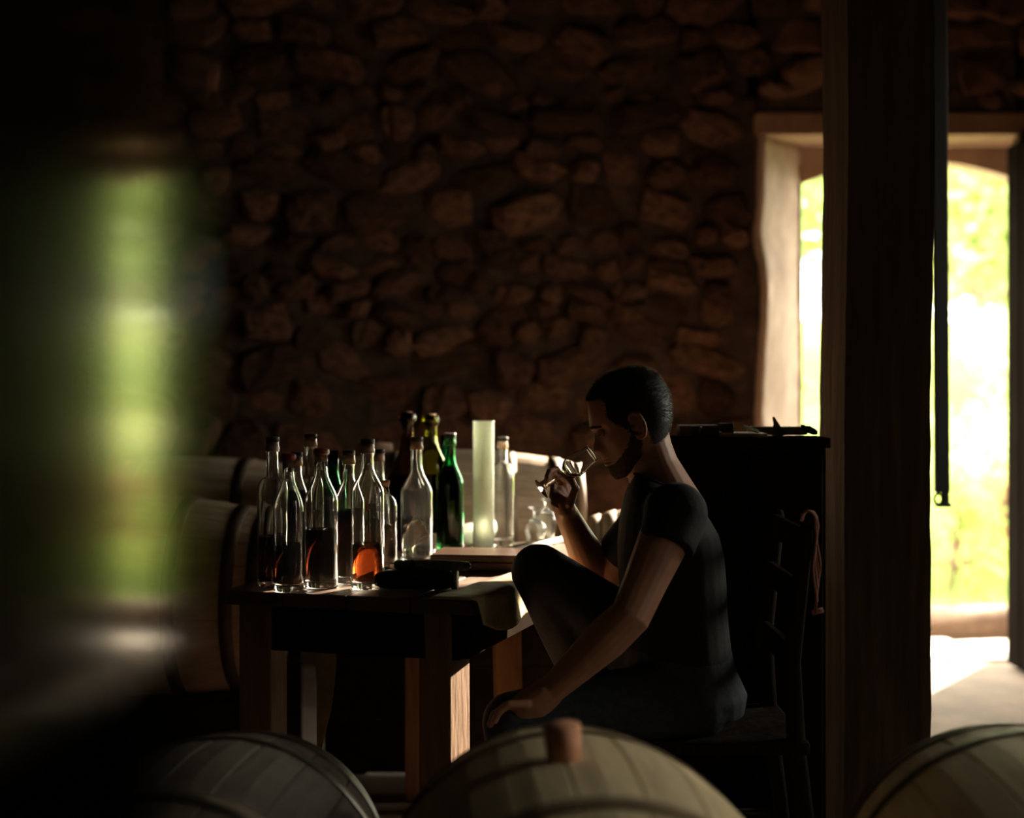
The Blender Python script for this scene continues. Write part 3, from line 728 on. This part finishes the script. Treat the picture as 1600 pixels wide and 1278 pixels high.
# near (left) arm resting on the knee
NS, NE, NWR = P(1056, 800, 3.28), P(985, 962, 3.17), P(862, 1078, 3.20)
def lerp(a, b_, t): return a+(b_-a)*t
hb_.capsule([NS, lerp(NS, NE, .35), lerp(NS, NE, .7), NE, lerp(NE, NWR, .3), lerp(NE, NWR, .7), NWR], [.058, .053, .046, .043, .045, .036, .029], 18)
def hand(mb, chains, rads=None):
    for ch_, r0 in chains:
        n_ = len(ch_); mb.capsule(ch_, [r0*(1-.22*i/(n_-1)) for i in range(n_)], 12)
        for i in range(n_): mb.sphere(ch_[i], r0*(1.04-.2*i/(n_-1)), 12)
nh = lambda px, py, dd: P(px, py, dd)
hb_.capsule([NWR, nh(838, 1097, 3.21), nh(818, 1106, 3.21)], [.029, .036, .032], 16, 1.15)
hand(hb_, [([nh(822, 1100, 3.17), nh(796, 1100, 3.16), nh(780, 1112, 3.16), nh(773, 1126, 3.165)], .0095),
           ([nh(818, 1103, 3.19), nh(790, 1103, 3.185), nh(772, 1116, 3.19), nh(766, 1132, 3.195)], .010),
           ([nh(818, 1105, 3.215), nh(791, 1104, 3.215), nh(773, 1116, 3.22), nh(767, 1130, 3.225)], .0095),
           ([nh(820, 1107, 3.24), nh(797, 1106, 3.245), nh(782, 1117, 3.25), nh(776, 1129, 3.255)], .0085),
           ([nh(845, 1098, 3.235), nh(826, 1092, 3.262), nh(810, 1098, 3.275), nh(800, 1108, 3.28)], .0105)])
# far (right) arm lifting the glass
HD = 3.52
FS, FE, FW = P(1030, 800, 3.60), P(935, 905, 3.74), P(884, 800, 3.56)
hb_.capsule([FS, lerp(FS, FE, .4), FE], [.055, .050, .043], 18)
hb_.capsule([FE, lerp(FE, FW, .3), lerp(FE, FW, .7), FW], [.042, .045, .034, .0275], 18)
def hc(x, y, dz): return P(820+x/7.1, 680+y/7.1, HD+dz)        # close-up of the hand, metres in depth
for q in ((470, 560, .03), (430, 570, .02), (380, 610, .005), (345, 660, -.008)):
    hb_.capsule([hc(450, 800, .02), lerp(hc(450, 800, .02), hc(*q), .55), hc(*q)], [.020, .017, .0125], 12)
hb_.capsule([FW, hc(452, 810, .02)], [.0275, .024], 14)
hand(hb_, [([hc(470, 545, .03), hc(352, 378, .026), hc(275, 400, .006), hc(246, 462, -.002)], .0088),
           ([hc(425, 555, .02), hc(318, 445, .020), hc(240, 510, .006), hc(182, 548, .0)], .0088),
           ([hc(375, 600, .004), hc(312, 560, -.004), hc(300, 680, -.016), hc(352, 735, -.018)], .0082),
           ([hc(345, 655, -.008), hc(312, 650, -.016), hc(316, 755, -.026), hc(366, 790, -.026)], .0072),
           ([hc(500, 760, -.004), hc(565, 590, -.014), hc(520, 495, -.018), hc(440, 432, -.008)], .0102)])
body = link('body', remesh(hb_, 'body', .0027, 3, .5), M_skin, per, True)
# eyes, lids and brows
for sg in (1, -1):
    b = MB(); b.sphere(hw(49.0, 3.0, sg*21), .0098, 12); b.obj('eyelid', M_skin, per, True)
    b = MB(); b.tube([hw(55.2-abs(t)**2*4, .0-abs(t)*-1.0, sg*(21+t*7.5)) for t in (-1, -.5, 0, .5, 1)], [.0004, .0011, .0013, .0012, .0005], 6); b.obj('eyelashes', M_hair, per, True)
    b = MB(); pts = [hw(fF(14)-.5-abs(t-.15)**2*22*1, 14.5+2.0*math.sin(t*3)-t*2, sg*(8+27*t)) for t in [i/8 for i in range(9)]]
    b.tube(pts, [.0018+.0022*math.sin(math.pi*(i+1)/10) for i in range(9)], 8); b.obj('eyebrow', M_hair, per, True)
for u0, df, r0, nm in ((-40.5, .0, .0030, 'upper_lip'), (-46.5, -.3, .0034, 'lower_lip')):
    b = MB(); b.tube([hw(fC(u0)+(fF(u0)-fC(u0))*math.exp(-(t*15/fS(u0))**2)-.8+df-1.2*t*t, u0+.8*abs(t), t*15) for t in (-1, -.6, -.3, 0, .3, .6, 1)], [r0*.4, r0*.8, r0, r0, r0, r0*.8, r0*.4], 10); b.obj(nm, M_lip, per, True)
# hair cap and short strands, beard
def fb_hair(u):
    if u >= 57: return 200
    return interp(u, [57, 54.5, 53, 40, 23, 10, 4, -4, -12, -20], [52, 46, 30, 29, 34, 26, 19, 12, 8, -15]) if u > -20 else (-18 if u > -44 else -999)
def shell(mask, off, N=150, nth=120):
    b = MB(); rings = []
    for i in range(N+1):
        u = UT-.05-(UT+75.0)*i/N; rings.append(headring(u, nth, off))
    vs = [hw(p[0], p[1]+(off if i < 12 else 0)*(1-i/12 if i < 12 else 0), p[2]) for i, r_ in enumerate(rings) for p in r_]; fs = []
    for i in range(N):
        for k in range(nth):
            k2 = (k+1) % nth; c = [rings[i][k], rings[i][k2], rings[i+1][k], rings[i+1][k2]]
            f = sum(x[0] for x in c)/4; u = sum(x[1] for x in c)/4; l = sum(x[2] for x in c)/4
            if mask(f, u, l): fs.append((i*nth+k, i*nth+k2, (i+1)*nth+k2, (i+1)*nth+k))
    fs.append(tuple(range(nth)))
    used = sorted({i for f_ in fs for i in f_}); mp = {a: i for i, a in enumerate(used)}
    if not mask(0, 80, 0): fs.pop(); used = sorted({i for f_ in fs for i in f_}); mp = {a: i for i, a in enumerate(used)}
    b.add([vs[i] for i in used], [tuple(mp[i] for i in f_) for f_ in fs]); return b
jit = random.Random(3)
hmask = lambda f, u, l: f < fb_hair(u)+jit.uniform(-2.2, 2.2) and not (abs(l) > 48 and -26 < u < 14 and -17 < f < 4)
hs = shell(hmask, 1.6)
# strands
cen = hw(-5, 15, 0); sr = random.Random(5); base = [f for f in hs.f if len(f) == 4]
strv = []; strf = []
for _ in range(9000):
    f_ = sr.choice(base); a = hs.v[f_[0]]; c = hs.v[f_[2]]; p = a+(c-a)*sr.random()
    nrm = (p-cen).normalized(); upz = (p.z-cen.z)/.12
    L = sr.uniform(.003, .006)+max(0, upz)*.008*sr.random()
    dr = (nrm+Vector((sr.uniform(-.45, .45), sr.uniform(-.45, .45), sr.uniform(-.35, .25)))+Vector((-.35, 0, .05))*max(0, upz)).normalized()
    sd_ = dr.orthogonal().normalized()*.0005; sd2 = dr.cross(sd_)
    i0 = len(strv); strv += [p-nrm*.0015+sd_, p-nrm*.0015-sd_*.5+sd2, p-nrm*.0015-sd_*.5-sd2, p+dr*L]; strf += [(i0, i0+1, i0+3), (i0+1, i0+2, i0+3), (i0+2, i0, i0+3)]
hs.add(strv, strf)
hair = hs.obj('hair', M_hair, per, True)
def bmask(f, u, l):
    if u < -8 and u > -76:
        lo = interp(u, [-8, -30, -50, -76], [-3, -2, 4, 10]); hi = interp(u, [-8, -18, -30, -40, -47, -50, -54], [8, 12, 20, 33, 44, 49, 200])
        if lo+jit.uniform(-2, 2) < f < hi+jit.uniform(-2, 2): return True
    return False
shell(bmask, .5).obj('beard', M_beard, per, True)
# t-shirt
sh = MB()
sh.rings([ell(a, b_, c_, d_+.004, e_+.006) for a, b_, c_, d_, e_ in [(1031.5, 753, (.93, .36), .064, .068)]+torso[1:]])
NSH = P(1040, 857, 3.235)
sh.capsule([P(1045, 800, 3.33), P(1056, 803, 3.275)], [.06, .069], 20); sh.tube([P(1056, 803, 3.275), lerp(P(1056, 803, 3.275), NSH, .5), NSH], [.069, .064, .060], 24)
FSH = lerp(FS, FE, .62)
sh.sphere(FS, .066, 18); sh.tube([FS, lerp(FS, FE, .3), FSH], [.066, .064, .060], 24)
tee = link('t_shirt', remesh(sh, 't_shirt', .005, 5, .5), M_shirt, per, True)
b = MB(); rg = ell(1032.5, 755, (.93, .36), .070, .076); b.tube(rg+[rg[0]], .0045, 8, False); b.obj('collar', M_shirt, tee, True)
# trousers
tr = MB()
tr.rings([ell(1056, 1000, (1, 0), .118, .168), ell(1062, 1040, (1, 0), .122, .178), ell(1075, 1080, (1, 0), .13, .18), ell(1080, 1110, (1, 0), .115, .16)])
RK, RA = P(842, 893, 3.48), P(968, 1172, 3.58)
RH = P(1070, 1060, 3.56)
tr.capsule([RH, lerp(RH, RK, .5), RK], [.098, .084, .064], 20)
tr.capsule([RK, lerp(RK, RA, .35), RA], [.062, .060, .046], 20)
LH, LK = P(1075, 1095, 3.35), P(800, 1128, 3.24); LA = Vector((LK.x+.03, 3.25, .11))
tr.capsule([LH, lerp(LH, LK, .5), LK], [.095, .083, .064], 20)
tr.capsule([LK, lerp(LK, LA, .35), LA], [.062, .060, .046], 20)
link('trousers', remesh(tr, 'trousers', .006, 5, .5), M_jean, per, True)
for an, zf in ((RA, .30), (LA, 0)):
    b = MB(); b.capsule([Vector((an.x+.03, an.y, zf+.045)), Vector((an.x-.06, an.y, zf+.042)), Vector((an.x-.17, an.y, zf+.030))], [.042, .043, .028], 16)
    b.tube([Vector((an.x, an.y, zf+.05)), Vector((an.x, an.y, an.z+.03))], [.045, .043], 16)
    sh_ = link('shoe', remesh(b, 'shoe', .006, 3), M_shoe, per, True)
# the glass in his hand
gf = hc(185, 600, -.004); gr = hc(752, 198, -.03); ax = (gr-gf); L = ax.length
e = empty('tasting_glass', gf, 0, 'tulip tasting glass tilted to the nose, held in the raised hand', 'glass')
q = ax.normalized().to_track_quat('Z', 'Y').to_matrix().to_4x4()
b = MB(); tulip(b, q, L, .0205, .027, .025, L*.47); b.obj('glass_bowl', M_glass, e, True)
# spirit lying level in the tilted bowl
bm = bmesh.new(); rb = MB(); zb = L*.47
rb.lathe([(0, zb+.0036), (.0115, zb+.0046), (.0228, zb+.0125), (.0254, zb+.024), (.0247, zb+.036), (.0212, zb+.05), (0, zb+.05)], 32, q)
me = rb.mesh('spirit'); bm.from_mesh(me)
lvl = (q @ Vector((0, 0, zb+.012))).z-.0105
r_ = bmesh.ops.bisect_plane(bm, geom=bm.verts[:]+bm.edges[:]+bm.faces[:], plane_co=(0, 0, lvl), plane_no=(0, 0, 1), clear_outer=True)
bmesh.ops.holes_fill(bm, edges=[e_ for e_ in bm.edges if e_.is_boundary]); bmesh.ops.recalc_face_normals(bm, faces=bm.faces); bm.to_mesh(me); bm.free()
link('spirit', me, M_amber, e, True)

# ================================================================== DARK CABINET AND THE THINGS ON IT
CY = 3.70; cx0, cx1 = (1050-800)*CY/F, .76; cz = CAMZ-(684-HZ)*CY/F
cb = empty('cabinet', ((cx0+cx1)/2, CY+.09, 0), 0, 'tall black cabinet behind the man, tools lying on top', 'cabinet')
hw_ = (cx1-cx0)/2
boxo('body', (-hw_, -.075, .05), (hw_, .075, cz-.025), M_apron, cb, bevel=.004)
boxo('top_board', (-hw_-.008, -.09, cz-.025), (hw_+.008, .082, cz), M_apron, cb, bevel=.003)
boxo('plinth', (-hw_+.02, -.06, 0), (hw_-.02, .08, .05), M_apron, cb)
for sx in (-1, 1):
    dd_ = boxo('cabinet_door', (min(sx*.004, sx*(hw_-.01)), -.087, .08), (max(sx*.004, sx*(hw_-.01)), -.075, cz-.04), M_apron, cb, bevel=.004)
    b = MB(); b.sphere((sx*.03, -.097, .60), .011, 12); b.obj('knob', M_iron, dd_, True)
def on_top(px0, px1, y0, h_px, dpt, yoff, name, label, m, cat, j=0):
    yy = CY+yoff; k = yy/F; a = (px0-800)*k; b_ = (px1-800)*k
    o = boxo(name, (-(b_-a)/2, 0, 0), ((b_-a)/2, dpt, h_px*k), m, None, bevel=.002, j=j); o.location = ((a+b_)/2, yy, cz+.001); return tag(o, label, cat)
on_top(1062, 1124, 0, 17, .08, .07, 'crate_box', 'brown wooden tray on the black cabinet, nearest the man', M_brownw, 'tray', .001)
on_top(1128, 1200, 0, 6, .14, .02, 'pale_board', 'pale board lying on the black cabinet, left of the horn', M_palew, 'board', .001)
on_top(1168, 1262, 0, 13, .02, .165, 'pale_board', 'pale lath at the back of the cabinet top, before the doorway', M_palew, 'board', .001)
o = on_top(1160, 1186, 0, 5, .02, .005, 'paper_strip', 'white strip hanging askew at the front of the cabinet top', M_paper, 'strip'); o.rotation_euler = (0, R(22), 0); o.location.z += .016
b = MB(); b.lathe([(0, 0), (.012, 0), (.0135, .024), (.011, .026), (0, .024)], 20); o = b.obj('black_cup', M_black, None, True); o.location = (P(1088, 600, CY+.03).x, CY+.03, cz+.001); tag(o, 'small round black pot in front of the brown tray', 'pot')
b = MB(); b.box((-.016, -.03, 0), (.016, .03, .022), j=.002); o = b.obj('black_block', M_black, None, bevel=.002); o.location = (P(1131, 600, CY+.04).x+.004, CY+.04, cz+.013); tag(o, 'small black block lying on the pale board', 'block')
# horn-like pruning saw blade
b = MB(); outl = [(-.004, .0), (.006, .026), (.0085, .042), (.0035, .046), (-.0045, .045), (-.0055, .052), (-.002, .052)]
pts = [(0, 0), (.040, .004), (.030, .009), (.018, .022), (.008, .037), (.001, .048), (-.003, .047), (.0, .030), (-.004, .012), (-.008, .004)]
n = len(pts); b.add([(x, -.004, z) for x, z in pts]+[(x, .004, z) for x, z in pts], [tuple(range(n)), tuple(range(n, 2*n))]+[(i, (i+1) % n, (i+1) % n+n, i+n) for i in range(n)])
o = b.obj('horn_hook', M_brownw); o.location = (P(1209, 600, CY+.08).x, CY+.08, cz+.001); tag(o, 'brown pointed horn-shaped hook standing on the cabinet top', 'hook')
b = MB(); b.capsule([(-.012, 0, .020), (0, 0, .016), (.016, 0, .009)], [.006, .010, .008], 12); b.sphere((-.013, 0, .023), .006, 10); o = b.obj('black_tap', M_iron, None, True); o.location = (P(1263, 600, CY+.11).x, CY+.11, cz+.001); tag(o, 'small black iron tap on the cabinet top beside the post', 'tap')

# ================================================================== HANGING BAR
by = 4.78; k = by/F
bx0 = (1461-800)*k; bx1 = (1484-800)*k; bz = CAMZ-(792-HZ)*k
e = empty('hanging_bar', ((bx0+bx1)/2, by, bz), 0, 'black iron bar hanging from the ceiling before the bright doorway', 'bar')
e.rotation_euler = (0, R(-.35), 0)
hwb = (bx1-bx0)/2
boxo('bar', (-hwb, -.012, .045), (hwb*.95, .012, CEIL-bz-.002), M_iron, e, bevel=.003)
boxo('neck', (-hwb*.1, -.010, .010), (hwb*.85, .010, .05), M_iron, e, bevel=.003)
boxo('foot', (-hwb*.9, -.014, 0), (hwb*1.1, .014, .013), M_iron, e, bevel=.004)
b = MB(); pts = [(-hwb*.55+.013*math.cos(a), 0, .025+.016*math.sin(a)) for a in [2*math.pi*i/20 for i in range(21)]]; b.tube(pts, .0045, 8, False); b.obj('ring', M_iron, e, True)
# wooden block on the barrel behind the bottles
b = MB(); b.tube([(-.055, 0, .02), (0, 0, .021), (.055, 0, .02)], [.016, .019, .015], 14); o = b.obj('wooden_billet', M_brownw, None, True); o.location = P(567, 697, 4.95)+Vector((.04, 0, -.026)); tag(o, 'short round wooden billet lying on the barrel behind the bottles', 'wood')

# ================================================================== OUTSIDE
e = empty('log', (2.4, 7.50, -.066), 0, 'thick barked log lying across the yard outside the doorway', 'log')
b = MB(); rl = random.Random(4); rings = []
for i in range(40):
    x = -1.5+3.0*i/39; ring = []
    for q_ in range(18):
        a = 2*math.pi*q_/18; rr = .083*(1+.10*math.sin(a*3+x*5)+rl.uniform(-.06, .06)); ring.append(Vector((x, rr*math.cos(a), .115+.02*math.sin(x*2)+rr*math.sin(a))))
    rings.append(ring)
b.rings(rings); b.obj('trunk', M_log, e, True)
b = MB(); b.sphere((-.33, -.02, .04), (.05, .06, .045), 12); b.obj('stub', M_log, e, True)
for i, (x, y, wx, wy, h, lab) in enumerate(((2.52, 7.28, .36, .20, .05, 'pale flat stone lying before the log outside'), (2.03, 7.28, .12, .15, .06, 'small pale stone before the log, beside the oak post'))):
    b = MB(); rings = []
    for z, s_ in ((0, .95), (h*.4, 1.0), (h*.85, .97), (h, .88)):
        rings.append([Vector((wx*.5*s_*(abs(math.cos(a))**.6)*math.copysign(1, math.cos(a)), wy*.5*s_*(abs(math.sin(a))**.6)*math.copysign(1, math.sin(a)), z)) for a in [2*math.pi*(q_+.5)/16 for q_ in range(16)]])
    b.rings(rings); o = b.obj('flat_stone', M_slab, None); o.location = (x, y, -.064); tag(o, lab, 'stone', 'flat stones outside')
# grass bank
def terrain(x, y): return max(0, (y-8.0))*.10+.05*math.sin(x*1.3+y)-.06
b = MB(); nx, ny = 40, 40; vs = []
for i in range(nx+1):
    for k_ in range(ny+1):
        x = -8+24*i/nx; y = 7.75+28*(k_/ny)**1.5; vs.append((x, y, terrain(x, y)-.02 if k_ else -.12))
b.add(vs, [(i*(ny+1)+k_, (i+1)*(ny+1)+k_, (i+1)*(ny+1)+k_+1, i*(ny+1)+k_+1) for i in range(nx) for k_ in range(ny)])
tag(b.obj('grass_bank', M_grass, None, True), kind='structure')
rg = random.Random(11); vs = []; fs = []
for _ in range(16000):
    y = 7.8+9*rg.random()**1.6; x = -1+9*rg.random()+ (y-7)*.12; z0 = terrain(x, y)-.02; h = rg.uniform(.06, .22); a = rg.uniform(0, 6.28); wv = rg.uniform(.004, .009); ln = Vector((rg.uniform(-.08, .08), rg.uniform(-.08, .08), 0)); d_ = Vector((math.cos(a), math.sin(a), 0))*wv
    p = Vector((x, y, z0)); i0 = len(vs); vs += [p-d_, p+d_, p+ln*.5+d_*.7+Vector((0, 0, h*.6)), p+ln*.5-d_*.7+Vector((0, 0, h*.6)), p+ln+Vector((0, 0, h))]; fs += [(i0, i0+1, i0+2, i0+3), (i0+3, i0+2, i0+4)]
b = MB(); b.v = vs; b.f = fs; me = bpy.data.meshes.new('grass'); me.from_pydata([tuple(v) for v in vs], [], fs); o = link('grass', me, M_grass); tag(o, 'tall sunlit grass on the bank behind the log', 'grass', kind='stuff')
def bush(label, x, y, rx, rz, zc, m, n, seed, cat='shrub', leaf=.05, group='shrubs in the garden', name='shrub'):
    r = random.Random(seed); e = empty(name, (x, y, terrain(x, y)-.03), 0, label, cat, group); vs = []; fs = []
    cl = [(Vector((r.gauss(0, .45)*rx, r.gauss(0, .45)*rx, zc+r.uniform(-.75, .8)*rz)), r.uniform(.25, .5)*rx) for _ in range(14)]
    for _ in range(n):
        c, q_ = r.choice(cl); v = Vector((r.gauss(0, 1), r.gauss(0, 1), r.gauss(0, 1))).normalized()*q_*r.random()**.35; p = c+v
        if p.z < .05: continue
        a = Vector((r.gauss(0, 1), r.gauss(0, 1), r.gauss(0, .6))).normalized(); s_ = a.orthogonal().normalized(); L_ = leaf*r.uniform(.6, 1.3)
        i0 = len(vs); vs += [p, p+a*L_*.5+s_*L_*.28, p+a*L_, p+a*L_*.5-s_*L_*.28]; fs.append((i0, i0+1, i0+2, i0+3))
    me = bpy.data.meshes.new('foliage'); me.from_pydata([tuple(v) for v in vs], [], fs); link('foliage', me, m, e)
    b = MB(); b.tube([(0, 0, -.05), (.02, 0, zc*.5), (0, .03, zc)], [.03+.02*rz, .025+.01*rz, .012], 8)
    for c, q_ in cl[:7]: b.tube([(.01, 0, zc*.5), tuple(c*.6+Vector((0, 0, zc*.2))), tuple(c)], [.018, .012, .006], 6)
    b.obj('stem', M_log, e)
SH = [('low yellow green shrub behind the log, nearest the post', 2.55, 8.9, .35, .35, .40, M_l1, 1500), ('low shrub with reddish leaves behind the log', 3.0, 9.4, .32, .3, .42, M_l4, 700),
      ('rounded pale shrub on the bank right of the doorway view', 3.5, 10.2, .5, .45, .55, M_l3, 1800), ('mid green shrub low in the doorway gap left of the post', 1.9, 10.0, .55, .5, .6, M_l2, 1800),
      ('pale leafy shrub farther up the bank', 4.3, 12.6, .8, .7, .9, M_l3, 2400), ('bright yellow green bush high on the bank', 3.1, 12.2, .7, .6, .8, M_l1, 2400)]
for i, (lab, x, y, rx, rz, zc, m, n) in enumerate(SH): bush(lab, x, y, rx, rz, zc, m, n, 40+i)
TR = [('slender pale leaved tree in the middle of the doorway view', 4.9, 16, 1.5, 1.5, 2.6, M_l3, 7000), ('yellow green tree at the right of the garden', 6.8, 18, 1.9, 1.6, 2.8, M_l1, 7000), ('mid green tree seen in the gap left of the oak post', 3.3, 19.5, 1.7, 1.6, 2.6, M_l2, 6000)]
for i, (lab, x, y, rx, rz, zc, m, n) in enumerate(TR): bush(lab, x, y, rx, rz, zc, m, n, 60+i, 'tree', .16, 'trees in the garden', 'garden_tree')
